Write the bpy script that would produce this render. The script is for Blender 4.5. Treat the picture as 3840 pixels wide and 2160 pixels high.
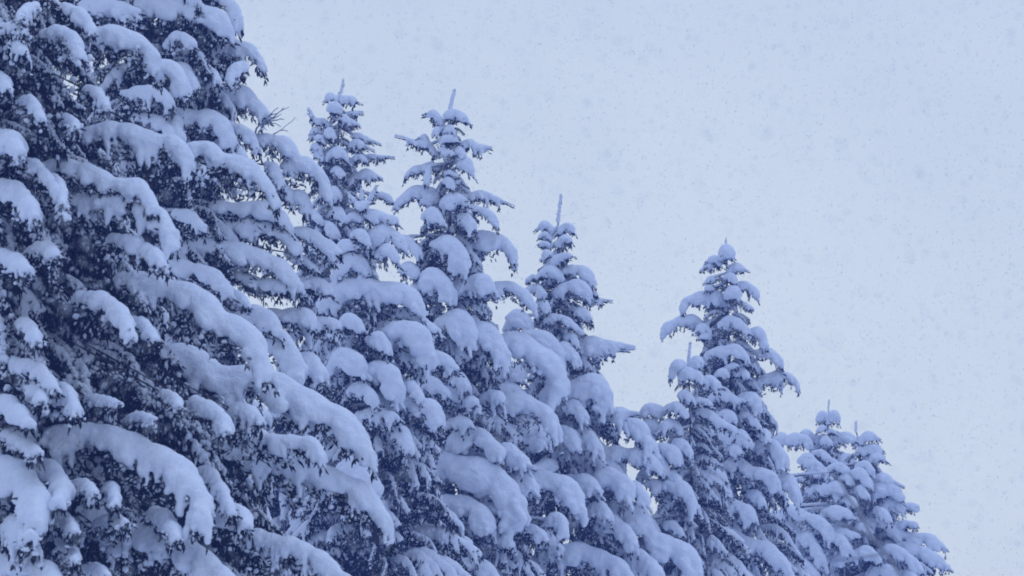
import bpy, math, random
import numpy as np
from mathutils import Vector, Matrix

for o in list(bpy.data.objects):
    bpy.data.objects.remove(o)
sc = bpy.context.scene
COL = sc.collection
rng = np.random.default_rng(7)

# ------------------------------------------------------------------ camera
LENS, SENSOR, PITCH = 100.0, 36.0, math.radians(10)
CAM = np.array([0.0, 0.0, 1.7])
cd = bpy.data.cameras.new('camera')
cd.lens, cd.sensor_width = LENS, SENSOR
cd.clip_start, cd.clip_end = 0.1, 3000
cd.dof.use_dof = True
cd.dof.focus_distance = 44.0
cd.dof.aperture_fstop = 5.6
cam = bpy.data.objects.new('camera', cd)
COL.objects.link(cam)
cam.location = CAM
cam.rotation_euler = (math.radians(90) + PITCH, 0, 0)
sc.camera = cam

# ------------------------------------------------------------------ sky, sun, exposure
SUN_EL, SUN_AZ = math.radians(76), math.radians(-50)
w = bpy.data.worlds.new('World')
sc.world = w
w.use_nodes = True
nt = w.node_tree
nt.nodes.clear()
out = nt.nodes.new('ShaderNodeOutputWorld')
bg = nt.nodes.new('ShaderNodeBackground')
sky = nt.nodes.new('ShaderNodeTexSky')
sky.sky_type = 'NISHITA'
sky.sun_disc = False
sky.sun_elevation = SUN_EL
sky.sun_rotation = SUN_AZ
sky.air_density = 2.0
sky.dust_density = 1.0
sky.ozone_density = 4.0
SKY_STRENGTH = 0.10
# an even layer of snow cloud over the blue of the dusk sky, slightly mottled
tc = nt.nodes.new('ShaderNodeTexCoord')
no = nt.nodes.new('ShaderNodeTexNoise')
no.inputs['Scale'].default_value = 9.0
no.inputs['Detail'].default_value = 5.0
no.inputs['Roughness'].default_value = 0.6
nt.links.new(tc.outputs['Generated'], no.inputs['Vector'])
cr = nt.nodes.new('ShaderNodeValToRGB')
CLOUD_A = (7.0, 7.95, 8.2, 1)
CLOUD_B = (7.65, 8.55, 8.65, 1)
cr.color_ramp.elements[0].position = 0.35
cr.color_ramp.elements[0].color = (CLOUD_A[0]/10, CLOUD_A[1]/10, CLOUD_A[2]/10, 1)
cr.color_ramp.elements[1].position = 0.68
cr.color_ramp.elements[1].color = (CLOUD_B[0]/10, CLOUD_B[1]/10, CLOUD_B[2]/10, 1)
nt.links.new(no.outputs['Fac'], cr.inputs['Fac'])
mul = nt.nodes.new('ShaderNodeVectorMath')
mul.operation = 'SCALE'
mul.inputs['Scale'].default_value = 10.0
nt.links.new(cr.outputs['Color'], mul.inputs[0])
# the cloud is a little thinner and bluer towards the zenith
sep = nt.nodes.new('ShaderNodeSeparateXYZ')
nt.links.new(tc.outputs['Generated'], sep.inputs[0])
mr = nt.nodes.new('ShaderNodeMapRange')
mr.inputs['From Min'].default_value = 0.25
mr.inputs['From Max'].default_value = 1.0
mr.inputs['To Min'].default_value = 0.0
mr.inputs['To Max'].default_value = 1.0
nt.links.new(sep.outputs['Z'], mr.inputs['Value'])
zen = nt.nodes.new('ShaderNodeMix')
zen.data_type = 'RGBA'
zen.inputs['B'].default_value = (1.4, 2.55, 6.3, 1)
nt.links.new(mr.outputs['Result'], zen.inputs['Factor'])
nt.links.new(mul.outputs[0], zen.inputs['A'])
mx = nt.nodes.new('ShaderNodeMix')
mx.data_type = 'RGBA'
mx.inputs['Factor'].default_value = 0.92
nt.links.new(sky.outputs['Color'], mx.inputs['A'])
nt.links.new(zen.outputs['Result'], mx.inputs['B'])
nt.links.new(mx.outputs['Result'], bg.inputs['Color'])
bg.inputs['Strength'].default_value = SKY_STRENGTH
nt.links.new(bg.outputs[0], out.inputs['Surface'])

sl = bpy.data.lights.new('sun', 'SUN')
sl.energy = 1.25
sl.angle = math.radians(45)
sl.color = (0.68, 0.80, 1.0)
so = bpy.data.objects.new('sun', sl)
COL.objects.link(so)
# light comes down through the cloud, from high up beyond the trees
so.rotation_euler = (math.radians(-14), 0, math.radians(-50))

sc.view_settings.view_transform = 'Standard'
sc.view_settings.look = 'None'
sc.view_settings.exposure = 0.0
sc.view_settings.gamma = 1.0
sc.view_settings.use_curve_mapping = False
sc.render.engine = 'CYCLES'
sc.cycles.max_bounces = 8
sc.cycles.diffuse_bounces = 4
sc.cycles.volume_bounces = 1
sc.cycles.use_denoising = True
sc.cycles.filter_width = 1.8


# ------------------------------------------------------------------ materials
def new_mat(name):
    m = bpy.data.materials.new(name)
    m.use_nodes = True
    return m, m.node_tree, m.node_tree.nodes['Principled BSDF']


def noise_node(t, scale, detail=3, rough=.5):
    tcn = t.nodes.new('ShaderNodeTexCoord')
    n = t.nodes.new('ShaderNodeTexNoise')
    n.inputs['Scale'].default_value = scale
    n.inputs['Detail'].default_value = detail
    n.inputs['Roughness'].default_value = rough
    t.links.new(tcn.outputs['Object'], n.inputs['Vector'])
    return n


def ramp(t, n, a, b, p0=.3, p1=.7):
    r = t.nodes.new('ShaderNodeValToRGB')
    r.color_ramp.elements[0].position, r.color_ramp.elements[0].color = p0, (*a, 1)
    r.color_ramp.elements[1].position, r.color_ramp.elements[1].color = p1, (*b, 1)
    t.links.new(n.outputs['Fac'], r.inputs['Fac'])
    return r


M_SNOW, t, p = new_mat('fresh_snow')
n = noise_node(t, 9, 4)
t.links.new(ramp(t, n, (.71, .755, .85), (.80, .835, .905)).outputs[0], p.inputs['Base Color'])
p.inputs['Roughness'].default_value = .85
p.inputs['Specular IOR Level'].default_value = .15
n2 = noise_node(t, 26, 4, .6)
b = t.nodes.new('ShaderNodeBump')
b.inputs['Strength'].default_value = .8
b.inputs['Distance'].default_value = .025
t.links.new(n2.outputs['Fac'], b.inputs['Height'])
t.links.new(b.outputs[0], p.inputs['Normal'])

M_NEED, t, p = new_mat('frosted_needles')
n = noise_node(t, 14, 5, .65)
r = ramp(t, n, (.007, .009, .018), (.05, .056, .092), .42, .78)
# fine snow dust caught on the upper side of the needles
ge = t.nodes.new('ShaderNodeNewGeometry')
sx = t.nodes.new('ShaderNodeSeparateXYZ')
t.links.new(ge.outputs['True Normal'], sx.inputs[0])
n3 = noise_node(t, 22, 3)
ad = t.nodes.new('ShaderNodeMath')
ad.operation = 'MULTIPLY_ADD'
ad.inputs[1].default_value = 2.2
t.links.new(n3.outputs['Fac'], ad.inputs[0])
t.links.new(sx.outputs['Z'], ad.inputs[2])
mr2 = t.nodes.new('ShaderNodeMapRange')
mr2.inputs['From Min'].default_value = 1.35
mr2.inputs['From Max'].default_value = 2.0
mr2.inputs['To Max'].default_value = .32
t.links.new(ad.outputs[0], mr2.inputs['Value'])
fm = t.nodes.new('ShaderNodeMix')
fm.data_type = 'RGBA'
fm.inputs['B'].default_value = (.66, .69, .78, 1)
t.links.new(mr2.outputs[0], fm.inputs['Factor'])
t.links.new(r.outputs[0], fm.inputs['A'])
t.links.new(fm.outputs['Result'], p.inputs['Base Color'])
p.inputs['Roughness'].default_value = .75
p.inputs['Specular IOR Level'].default_value = .2

M_BARK, t, p = new_mat('dark_bark')
n = noise_node(t, 20, 4)
t.links.new(ramp(t, n, (.03, .026, .028), (.085, .07, .065)).outputs[0], p.inputs['Base Color'])
p.inputs['Roughness'].default_value = .9

M_TWIG, t, p = new_mat('bare_twig_bark')
n = noise_node(t, 20, 4)
t.links.new(ramp(t, n, (.15, .17, .23), (.30, .33, .42)).outputs[0], p.inputs['Base Color'])
p.inputs['Roughness'].default_value = .9

M_FLAKE, t, p = new_mat('snowflakes')
# loose flakes let much of the light through
t.nodes.remove(p)
fd = t.nodes.new('ShaderNodeBsdfDiffuse')
fd.inputs['Color'].default_value = (.86, .89, .94, 1)
ft = t.nodes.new('ShaderNodeBsdfTranslucent')
ft.inputs['Color'].default_value = (.86, .89, .94, 1)
fx = t.nodes.new('ShaderNodeMixShader')
fx.inputs[0].default_value = .6
t.links.new(fd.outputs[0], fx.inputs[1])
t.links.new(ft.outputs[0], fx.inputs[2])
fp = t.nodes.new('ShaderNodeBsdfTransparent')      # lacy: part air
fy = t.nodes.new('ShaderNodeMixShader')
fy.inputs[0].default_value = .35
t.links.new(fx.outputs[0], fy.inputs[1])
t.links.new(fp.outputs[0], fy.inputs[2])
t.links.new(fy.outputs[0], t.nodes['Material Output'].inputs['Surface'])


# ------------------------------------------------------------------ mesh helpers
def mesh_np(name, V, T, mat, smooth=True):
    """V (n,3) verts, T: (m,3) or (m,4) faces"""
    me = bpy.data.meshes.new(name)
    V = np.ascontiguousarray(V, dtype=np.float32)
    T = np.ascontiguousarray(T, dtype=np.int32)
    k = T.shape[1]
    me.vertices.add(len(V))
    me.vertices.foreach_set('co', V.ravel())
    me.loops.add(T.size)
    me.loops.foreach_set('vertex_index', T.ravel())
    me.polygons.add(len(T))
    me.polygons.foreach_set('loop_start', np.arange(0, T.size, k, dtype=np.int32))
    me.polygons.foreach_set('loop_total', np.full(len(T), k, dtype=np.int32))
    if smooth:
        me.polygons.foreach_set('use_smooth', np.ones(len(T), dtype=bool))
    me.update(calc_edges=True)
    me.materials.append(mat)
    return me


def link(name, me, parent=None, loc=(0, 0, 0)):
    o = bpy.data.objects.new(name, me)
    COL.objects.link(o)
    if parent is not None:
        o.parent = parent
    o.location = loc
    return o


CORN = [(i, j, k) for i in (0, 1) for j in (0, 1) for k in (0, 1)]
EDGES = [(a, b) for a in range(8) for b in range(a + 1, 8) if sum(abs(CORN[a][q] - CORN[b][q]) for q in range(3)) == 1]
CF = np.array(CORN, dtype=np.float32)


def surface_nets(S, org, h):
    nx, ny, nz = S.shape
    ins = S > 0
    cnt = np.zeros((nx - 1, ny - 1, nz - 1), dtype=np.int8)
    for (i, j, k) in CORN:
        cnt += ins[i:nx - 1 + i, j:ny - 1 + j, k:nz - 1 + k]
    mask = (cnt > 0) & (cnt < 8)
    ci = np.argwhere(mask)
    if len(ci) == 0:
        return np.zeros((0, 3)), np.zeros((0, 4), int)
    idx = np.full(mask.shape, -1, dtype=np.int64)
    idx[mask] = np.arange(len(ci))
    cv = np.stack([S[ci[:, 0] + i, ci[:, 1] + j, ci[:, 2] + k] for (i, j, k) in CORN], 1)
    acc = np.zeros((len(ci), 3), dtype=np.float32)
    num = np.zeros(len(ci), dtype=np.float32)
    for a, b_ in EDGES:
        sa, sb = cv[:, a], cv[:, b_]
        cr_ = (sa > 0) != (sb > 0)
        tt = np.where(cr_, sa / np.where(cr_, sa - sb, 1), 0)[:, None]
        acc += np.where(cr_[:, None], CF[a] + tt * (CF[b_] - CF[a]), 0)
        num += cr_
    V = org + h * (ci + acc / num[:, None])
    Q = []
    for ax in range(3):
        sl1 = [slice(1, -1)] * 3
        sl2 = [slice(1, -1)] * 3
        sl1[ax] = slice(0, -1)
        sl2[ax] = slice(1, None)
        A = ins[tuple(sl1)]
        B = ins[tuple(sl2)]
        e = np.argwhere(A != B)
        if len(e) == 0:
            continue
        flip = A[tuple(e.T)]
        o1, o2 = [(1, 2), (2, 0), (0, 1)][ax]
        e = e.copy()
        for q in range(3):
            if q != ax:
                e[:, q] += 1

        def cell(d1, d2):
            c = e.copy()
            c[:, o1] -= d1
            c[:, o2] -= d2
            return idx[c[:, 0], c[:, 1], c[:, 2]]
        q4 = np.stack([cell(1, 1), cell(0, 1), cell(0, 0), cell(1, 0)], 1)
        q4[~flip] = q4[~flip][:, ::-1]
        Q.append(q4)
    return V, np.concatenate(Q)


ISO = 0.22
KR = 1 / math.sqrt(1 - math.sqrt(ISO))


def snow_mesh(balls, h, noise=True):
    """balls (n,4): centre, radius -> smooth union surface"""
    balls = np.asarray(balls, dtype=np.float64)
    Rk = balls[:, 3] * KR
    lo = (balls[:, :3] - Rk[:, None]).min(0) - 2 * h
    hi = (balls[:, :3] + Rk[:, None]).max(0) + 2 * h
    n = np.maximum(np.ceil((hi - lo) / h).astype(int) + 1, 4)
    F = np.zeros(n, dtype=np.float32)
    mr_ = float(np.median(balls[:, 3]))
    for (x, y, z, r_), rk in zip(balls, Rk):
        c = np.array((x, y, z))
        i0 = np.maximum(((c - rk - lo) / h).astype(int), 0)
        i1 = np.minimum(((c + rk - lo) / h).astype(int) + 2, n)
        gx = (lo[0] + h * np.arange(i0[0], i1[0]) - x) ** 2
        gy = (lo[1] + h * np.arange(i0[1], i1[1]) - y) ** 2
        gz = (lo[2] + h * np.arange(i0[2], i1[2]) - z) ** 2
        d = (gx[:, None, None] + gy[None, :, None] + gz[None, None, :]) / (rk * rk)
        np.clip(1 - d, 0, None, out=d)
        F[i0[0]:i1[0], i0[1]:i1[1], i0[2]:i1[2]] += d * d
    # crumbly, lumpy surface: a little wavy noise in the field
    if noise:
        X, Y, Z = [lo[q] + h * np.arange(n[q]) for q in range(3)]
        X, Y, Z = X[:, None, None], Y[None, :, None], Z[None, None, :]
        for wl, am in ((3.0, .10), (1.5, .085), (.8, .05)):
            k_ = 2 * math.pi / (wl * mr_)
            F += (am * np.sin(k_ * (X + .31 * Z) + 1.3) * np.sin(k_ * (Y + .27 * X) + .4) * np.sin(k_ * (Z + .33 * Y) + 2.1)).astype(np.float32) * (F > .03)
    return surface_nets(F - ISO, lo, h)


def ico(level):
    import bmesh
    bm = bmesh.new()
    bmesh.ops.create_icosphere(bm, subdivisions=level, radius=1)
    V = np.array([v.co[:] for v in bm.verts])
    T = np.array([[v.index for v in f.verts] for f in bm.faces])
    bm.free()
    return V, T


ICO1 = ico(1)
O8 = (np.array([(1, 0, 0), (-1, 0, 0), (0, 1, 0), (0, -1, 0), (0, 0, 1), (0, 0, -1)], float),
      np.array([(0, 2, 4), (2, 1, 4), (1, 3, 4), (3, 0, 4), (2, 0, 5), (1, 2, 5), (3, 1, 5), (0, 3, 5)]))


def brush(sides, spikes, seed):
    """a needle covered twig along +x, unit length, unit radius"""
    g = np.random.default_rng(seed)
    V, T = [], []
    xs = [0.0, .45, 1.05]
    rs = [.5, .95, .4]
    for i, (x, rr) in enumerate(zip(xs, rs)):
        for k in range(sides):
            a = 2 * math.pi * (k + .5 * i) / sides
            q = rr * g.uniform(.7, 1.2)
            V.append((x, q * math.cos(a), q * math.sin(a)))
    for i in range(2):
        for k in range(sides):
            a, b_ = i * sides + k, i * sides + (k + 1) % sides
            c, d = a + sides, b_ + sides
            T += [(a, b_, d), (a, d, c)]
    for s in range(spikes):
        x = .08 + .9 * (s + .5) / spikes
        a = s * 2.4 + g.uniform(-.4, .4)
        u = np.array((0, math.cos(a), math.sin(a)))
        v = np.array((0, -math.sin(a), math.cos(a)))
        ln = g.uniform(1.15, 1.65)
        b0 = np.array((x, 0, 0)) + u * .4
        n0 = len(V)
        V += [tuple(b0 + v * .13), tuple(b0 - v * .13), tuple(b0 + u * ln + np.array((.12, 0, 0)))]
        T.append((n0, n0 + 1, n0 + 2))
    return np.array(V), np.array(T)


BRUSH_NEAR = [brush(3, 6, s) for s in range(3)]
BRUSH_FAR = [brush(3, 3, s) for s in range(3)]


def stamp(templ, P, D, L, W, g, up=None):
    """copies of a template: origin P, direction D, length L, width W"""
    V, T = templ
    n = len(P)
    if n == 0:
        return np.zeros((0, 3)), np.zeros((0, 3), int)
    D = D / np.maximum(np.linalg.norm(D, axis=1, keepdims=True), 1e-9)
    A = np.tile((0., 0., 1.), (n, 1)) if up is None else up
    A = A + g.normal(0, .02, (n, 3))
    U = np.cross(D, A)
    U /= np.maximum(np.linalg.norm(U, axis=1, keepdims=True), 1e-9)
    X = np.cross(U, D)
    L = np.broadcast_to(L, (n,))
    W = np.broadcast_to(W, (n,))
    out_ = (P[:, None, :] + (V[None, :, 0:1] * L[:, None, None]) * D[:, None, :]
            + (V[None, :, 1:2] * W[:, None, None]) * U[:, None, :]
            + (V[None, :, 2:3] * W[:, None, None]) * X[:, None, :])
    F = T[None] + (np.arange(n) * len(V))[:, None, None]
    return out_.reshape(-1, 3), F.reshape(-1, T.shape[1])


def join(parts):
    Vs, Ts, off = [], [], 0
    for V, T in parts:
        if len(V) == 0:
            continue
        Vs.append(V)
        Ts.append(T + off)
        off += len(V)
    if not Vs:
        return np.zeros((0, 3)), np.zeros((0, 3), int)
    return np.concatenate(Vs), np.concatenate(Ts)


def quads_to_tris(Q):
    return np.concatenate([Q[:, [0, 1, 2]], Q[:, [0, 2, 3]]]) if len(Q) else np.zeros((0, 3), int)


def tube(pts, rad, sides=6):
    pts = np.asarray(pts, float)
    n = len(pts)
    rad = np.broadcast_to(rad, (n,))
    Tn = np.gradient(pts, axis=0)
    Tn /= np.maximum(np.linalg.norm(Tn, axis=1, keepdims=True), 1e-9)
    ref = np.array((0, 0, 1.)) if abs(Tn[:, 2]).mean() < .8 else np.array((1., 0, 0))
    U = np.cross(Tn, ref)
    U /= np.maximum(np.linalg.norm(U, axis=1, keepdims=True), 1e-9)
    W_ = np.cross(U, Tn)
    a = 2 * math.pi * np.arange(sides) / sides
    V = pts[:, None] + rad[:, None, None] * (np.cos(a)[None, :, None] * U[:, None] + np.sin(a)[None, :, None] * W_[:, None])
    V = V.reshape(-1, 3)
    T = []
    for i in range(n - 1):
        for k in range(sides):
            A, B = i * sides + k, i * sides + (k + 1) % sides
            T += [(A, B, B + sides), (A, B + sides, A + sides)]
    V = np.concatenate([V, pts[[0, -1]]])
    c0, c1 = n * sides, n * sides + 1
    for k in range(sides):
        T.append((c0, (k + 1) % sides, k))
        T.append((c1, (n - 1) * sides + k, (n - 1) * sides + (k + 1) % sides))
    return V, np.array(T)


def resample(P, step):
    P = np.asarray(P, float)
    # smooth with Catmull-Rom, then even steps
    if len(P) > 2:
        Q = []
        E = np.vstack([2 * P[0] - P[1], P, 2 * P[-1] - P[-2]])
        for i in range(len(P) - 1):
            p0, p1, p2, p3 = E[i:i + 4]
            for t_ in np.linspace(0, 1, 8, endpoint=False):
                Q.append(.5 * ((2 * p1) + (-p0 + p2) * t_ + (2 * p0 - 5 * p1 + 4 * p2 - p3) * t_ ** 2 + (-p0 + 3 * p1 - 3 * p2 + p3) * t_ ** 3))
        Q.append(P[-1])
        P = np.array(Q)
    d = np.concatenate([[0], np.cumsum(np.linalg.norm(np.diff(P, axis=0), axis=1))])
    n = max(3, int(d[-1] / step) + 1)
    s = np.linspace(0, d[-1], n)
    return np.stack([np.interp(s, d, P[:, k]) for k in range(3)], 1), d[-1]


# ------------------------------------------------------------------ one snow laden bough
def build_bough(P3, R, Lf, near, g, stem=None, shoot=False, hang=1.0, dust=.5, load=1.0):
    """P3: 3D points of the snow ridge centre, base to tip.
    returns wood (V,T), needles (V,T), snow (V,T)"""
    step = .45 * R
    A, length = resample(P3, step)
    n = len(A)
    s = np.linspace(0, 1, n)
    Tn = np.gradient(A, axis=0)
    Tn /= np.maximum(np.linalg.norm(Tn, axis=1, keepdims=True), 1e-9)
    H = Tn.copy()
    H[:, 2] = 0
    hn = np.linalg.norm(H, axis=1, keepdims=True)
    H = np.where(hn > .15, H / np.maximum(hn, 1e-6), np.array((1., 0, 0)))
    S = np.stack([H[:, 1], -H[:, 0], np.zeros(n)], 1)
    if S[:, 1].mean() > 0:
        S = -S                                   # first side looks towards the viewer's half
    ph = g.uniform(0, 6.28, 3)
    lump = 1 + .16 * np.sin(s * length / R * .9 + ph[0]) + .10 * np.sin(s * length / R * 2.1 + ph[1])
    prof = np.interp(s, [0, .18, .5, .82, 1], [.7, .95, 1., .92, .6]) * lump * load
    balls = []
    for i in range(n):
        r_ = R * prof[i]
        balls.append((*A[i], r_ * .9))
        wdt = .6 * g.uniform(.6, 1.2)
        c = A[i] + S[i] * r_ * wdt + np.array((0, 0, -.22 * r_))
        balls.append((*c, r_ * g.uniform(.55, .74)))
        c = A[i] - S[i] * r_ * wdt + np.array((0, 0, -.22 * r_))
        balls.append((*c, r_ * g.uniform(.55, .74)))
        # the load slumps over the side in a broad uneven sheet
        wv = math.sin(s[i] * length / R * 1.7 + ph[2]) + .6 * math.sin(s[i] * length / R * 3.7 + ph[0])
        for side, keep in ((1, -.45), (-1, .3)):
            if wv > keep:
                balls.append((*(A[i] + S[i] * side * r_ * 1.0 + np.array((0, 0, -.75 * r_)) + g.normal(0, .06 * R, 3)), r_ * g.uniform(.5, .64)))
            if wv > keep + .75 and Lf > R * 1.6:
                balls.append((*(A[i] + S[i] * side * r_ * 1.3 + H[i] * .3 * r_ + np.array((0, 0, -1.4 * r_)) + g.normal(0, .08 * R, 3)), r_ * g.uniform(.38, .5)))
    needP, needD, needL = [], [], []
    wood = []
    tw_r = .0145 if near else .0145
    tw_l = .078 if near else .070
    # draping side twigs carrying snow
    pos = g.uniform(.1, .4) * R
    wob = g.uniform(0, 6.28, 2)
    while pos < length:
        f = pos / length
        i = min(n - 1, int(f * (n - 1)))
        grp = .74 + .42 * math.sin(pos / R * 1.3 + wob[0]) + .18 * math.sin(pos / R * 2.9 + wob[1])
        for side in (1, -1):
            if g.random() < (.05 if side > 0 else .25):
                continue
            l = Lf * max(.25, grp) * g.uniform(.6, 1.1) * np.interp(f, [0, .15, .85, 1], [.8, 1, 1, .75])
            hd = S[i] * side * g.uniform(.45, .9) + H[i] * g.uniform(.35, 1.05)
            hd /= np.linalg.norm(hd)
            r0 = R * prof[i] * g.uniform(.46, .68)
            r1 = r0 * g.uniform(.38, .66)
            m = max(3, int(l / (.42 * r0)) + 1)
            tt = np.linspace(0, 1, m)
            curve = A[i] + hd[None] * (R * .5 + .40 * l * tt ** .8)[:, None] - np.array((0, 0, 1.))[None] * (.2 * R + l * (.3 * tt + .7 * tt ** 1.6))[:, None]
            gap = g.random() < .15
            for q in range(m):
                if gap and q > m * .5:
                    break
                rr = (r0 + (r1 - r0) * tt[q] ** 1.4) * g.uniform(.86, 1.14)
                balls.append((*(curve[q] + g.normal(0, .09 * R, 3)), rr))
            # the needles below the snow
            dv = np.gradient(curve, axis=0)
            m2 = max(2, int(l / (tw_l * .95)))
            for q in range(m2 + 1):
                f2 = q / m2
                k = min(m - 1, int(f2 * (m - 1)))
                for sd in (-1, 1):
                    pp = curve[k] - np.array((0, 0, .75 * r0)) - hd * .35 * r0
                    dd = dv[k] / np.linalg.norm(dv[k]) + H[i] * sd * g.uniform(.2, .7) + np.array((0, 0, -.7)) + g.normal(0, .2, 3)
                    needP.append(pp)
                    needD.append(dd)
                    needL.append(tw_l * g.uniform(.6, 1.))
            if g.random() < .5:
                needP.append(curve[-1])
                needD.append(dv[-1] / np.linalg.norm(dv[-1]) + g.normal(0, .15, 3))
                needL.append(r1 + tw_l * g.uniform(.3, .6))
        pos += R * g.uniform(.62, 1.1)
    # dark hanging branchlets under the bough
    dP, dD, dL = [], [], []
    sp = .078 if near else .062
    nh = max(3, int(length / sp * (1.75 if near else 1.4) * hang))
    base_h = max(Lf * 1.25, R * 2.0) if near else max(Lf * 1.0, R * 1.7)
    for _ in range(nh):
        f = g.uniform(0.0, .97)
        i = min(n - 1, int(f * (n - 1)))
        st = A[i] + S[i] * g.uniform(-1.0, 1.0) * R * 1.1 - np.array((0, 0, .45 * R))
        l = base_h * g.uniform(.45, 1.5 if near else 1.15) * np.interp(f, [0, .6, 1], [1.2, .85, .2])
        out_d = S[i] * g.uniform(-.3, .3) + H[i] * g.uniform(0, .35)
        m = max(2, int(l / (tw_l * .62)))
        for q in range(m):
            f2 = (q + g.uniform(0, 1)) / m
            pp = st + out_d * l * f2 - np.array((0, 0, l * f2))
            dd = np.array((g.normal(0, .75), g.normal(0, .75), -.55 + g.normal(0, .35))) + H[i] * .25
            dP.append(pp)
            dD.append(dd)
            dL.append(tw_l * g.uniform(.6, 1.25))
    # twigs breaking out of the ridge end
    tip = A[-1]
    ntip = 5 if near else 4
    for q in range(ntip):
        needP.append(tip - Tn[-1] * R * .5 - np.array((0, 0, .3 * R)))
        needD.append(Tn[-1] + g.normal(0, .28, 3) + np.array((0, 0, -.2)))
        needL.append(max(tw_l * .8, R * .9) * g.uniform(.7, 1.1))
    if stem is not None:
        # blunt snowy shoots standing out past the ridge
        for q in range(int(g.integers(2, 5))):
            f = g.uniform(.80, 1.0)
            i = min(n - 1, int(f * (n - 1)))
            dd = Tn[i] + S[i] * g.uniform(-.5, .5) + np.array((0, 0, g.uniform(-.45, .15)))
            dd /= np.linalg.norm(dd)
            ls = R * g.uniform(1.3, 2.3)
            o_ = A[i] - np.array((0, 0, g.uniform(.1, .6) * R))
            rs_ = max(.02, R * g.uniform(.24, .36))
            for v in np.linspace(.3, 1, 6):
                balls.append((*(o_ + dd * ls * v + np.array((0, 0, .3 * rs_))), rs_ * (1.05 - .3 * v)))
            for v in np.linspace(.35, .95, max(2, int(ls / .05))):
                needP.append(o_ + dd * ls * v - np.array((0, 0, rs_ * .65)))
                needD.append(dd + g.normal(0, .12, 3))
                needL.append(tw_l * .75)
    # wood: stem from the trunk, then under the ridge
    path = A - np.array((0, 0, 1.)) * (R * .5)
    path = path[::max(1, n // 8)]
    if stem is not None:
        mid = (stem + path[0]) / 2 + np.array((0, 0, .05 * np.linalg.norm(stem - path[0])))
        full = np.vstack([stem, mid, path])
    else:
        full = path
    rad = np.linspace(max(.009, min(.013, R * .15)), .004, len(full))
    wood = tube(full, rad, 5)
    if stem is not None:
        dist_s = np.linalg.norm(path[0] - stem)
        for v in (np.arange(.05, 1, .030 / max(dist_s, .05)) if not near else ()):
            rb = max(.024, .30 * R) * g.uniform(.85, 1.15)
            q_ = stem + (path[0] - stem) * v + np.array((0, 0, .05 * dist_s * 4 * v * (1 - v) * .5 + .6 * rb))
            balls.append((*(q_ + (A[0] - path[0]) * v), rb))
        # needles on the inner part of the bough as well
        seg = np.linalg.norm(path[0] - stem)
        k = int(seg / (.05 if near else .07))
        for _ in range(min(k * 2, 160)):
            f = g.uniform(.15, 1)
            pp = stem + (path[0] - stem) * f + g.normal(0, .02, 3)
            dP.append(pp - np.array((0, 0, g.uniform(0, .8) * Lf)))
            dD.append(np.array((g.normal(0, .7), g.normal(0, .7), -.5)))
            dL.append(tw_l * g.uniform(.8, 1.3))
    if shoot:
        # bare leading shoot with a thin ridge of snow
        L_s = shoot
        for q in range(6):
            f = q / 5
            c = tip + Tn[-1] * L_s * f
            balls.append((*(c + np.array((0, 0, .012))), max(.022, R * (.5 - .18 * f))))
        kk = int(L_s / .035) + 1
        for q in range(kk):
            needP.append(tip + Tn[-1] * L_s * q / kk - np.array((0, 0, .022)))
            needD.append(Tn[-1] + g.normal(0, .15, 3) + np.array((0, 0, -.1)))
            needL.append(tw_l * .8)
    allP = np.array(needP + dP)
    allD = np.array(needD + dD)
    allL = np.array(needL + dL)
    kinds = BRUSH_NEAR if near else BRUSH_FAR
    pick = g.integers(0, 3, len(allP))
    needles = join([stamp(kinds[k], allP[pick == k], allD[pick == k], allL[pick == k],
                          tw_r * min(1., .45 + R * 8) * g.uniform(.75, 1.2, (pick == k).sum()), g) for k in range(3)])
    # snow
    h = min(max(R / 2.9, .020 if near else .0165), .027)
    sv, sq = snow_mesh(balls, h)
    parts = [(sv, quads_to_tris(sq))]
    # dusting: little pads of snow riding on the upper side of twigs
    sel = g.random(len(allP)) < np.where(np.arange(len(allP)) < len(needP), dust * .55, dust)
    P = allP[sel] + np.array((0, 0, .014))
    D = allD[sel].copy()
    D /= np.linalg.norm(D, axis=1, keepdims=True)
    L = allL[sel]
    c = P + D * (L * g.uniform(.25, .75, len(L)))[:, None]
    big = g.random(len(L)) < .19
    Wd = g.uniform(.009, .019, len(L)) * np.where(big, 2.0, 1.)
    Ld = L * g.uniform(.2, .45, len(L)) * np.where(big, 1.1, 1)
    dusts = join([stamp(O8, c[~big], D[~big], Ld[~big], Wd[~big], g), stamp(ICO1, c[big], D[big], Ld[big], Wd[big], g)])
    jit = g.normal(0, .0022, dusts[0].shape)
    return wood, needles, parts[0], (dusts[0] + jit, dusts[1])


# ------------------------------------------------------------------ picture geometry -> place
CP, SP = math.cos(PITCH), math.sin(PITCH)


def at(px, py, depth):
    """point on the ground-plan depth (m north of the camera) behind a photo pixel (3840x2160)"""
    x = (px - 1920) / 3840 * SENSOR / LENS
    y = (1080 - py) / 3840 * SENSOR / LENS
    d = np.array((x, CP - y * SP, SP + y * CP))
    return CAM + d * (depth / d[1])


MPP = SENSOR / LENS / 3840       # metres per pixel per metre of distance

FR = {  # views the boughs were measured in: origin and scale
    'P': (0, 0, 1.3414), 'Q': (1000, 200, 1.5255), 'R': (0, 1080, 1.3414), 'S': (1200, 1080, 1.3414),
    'a': (1100, 280, 2.898), 'b': (1440, 320, 2.6345), 'c': (1880, 700, 2.415), 'd': (2450, 880, 2.415),
    'e': (2900, 1480, 2.1314), 'f': (2400, 1400, 1.9067)}

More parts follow.
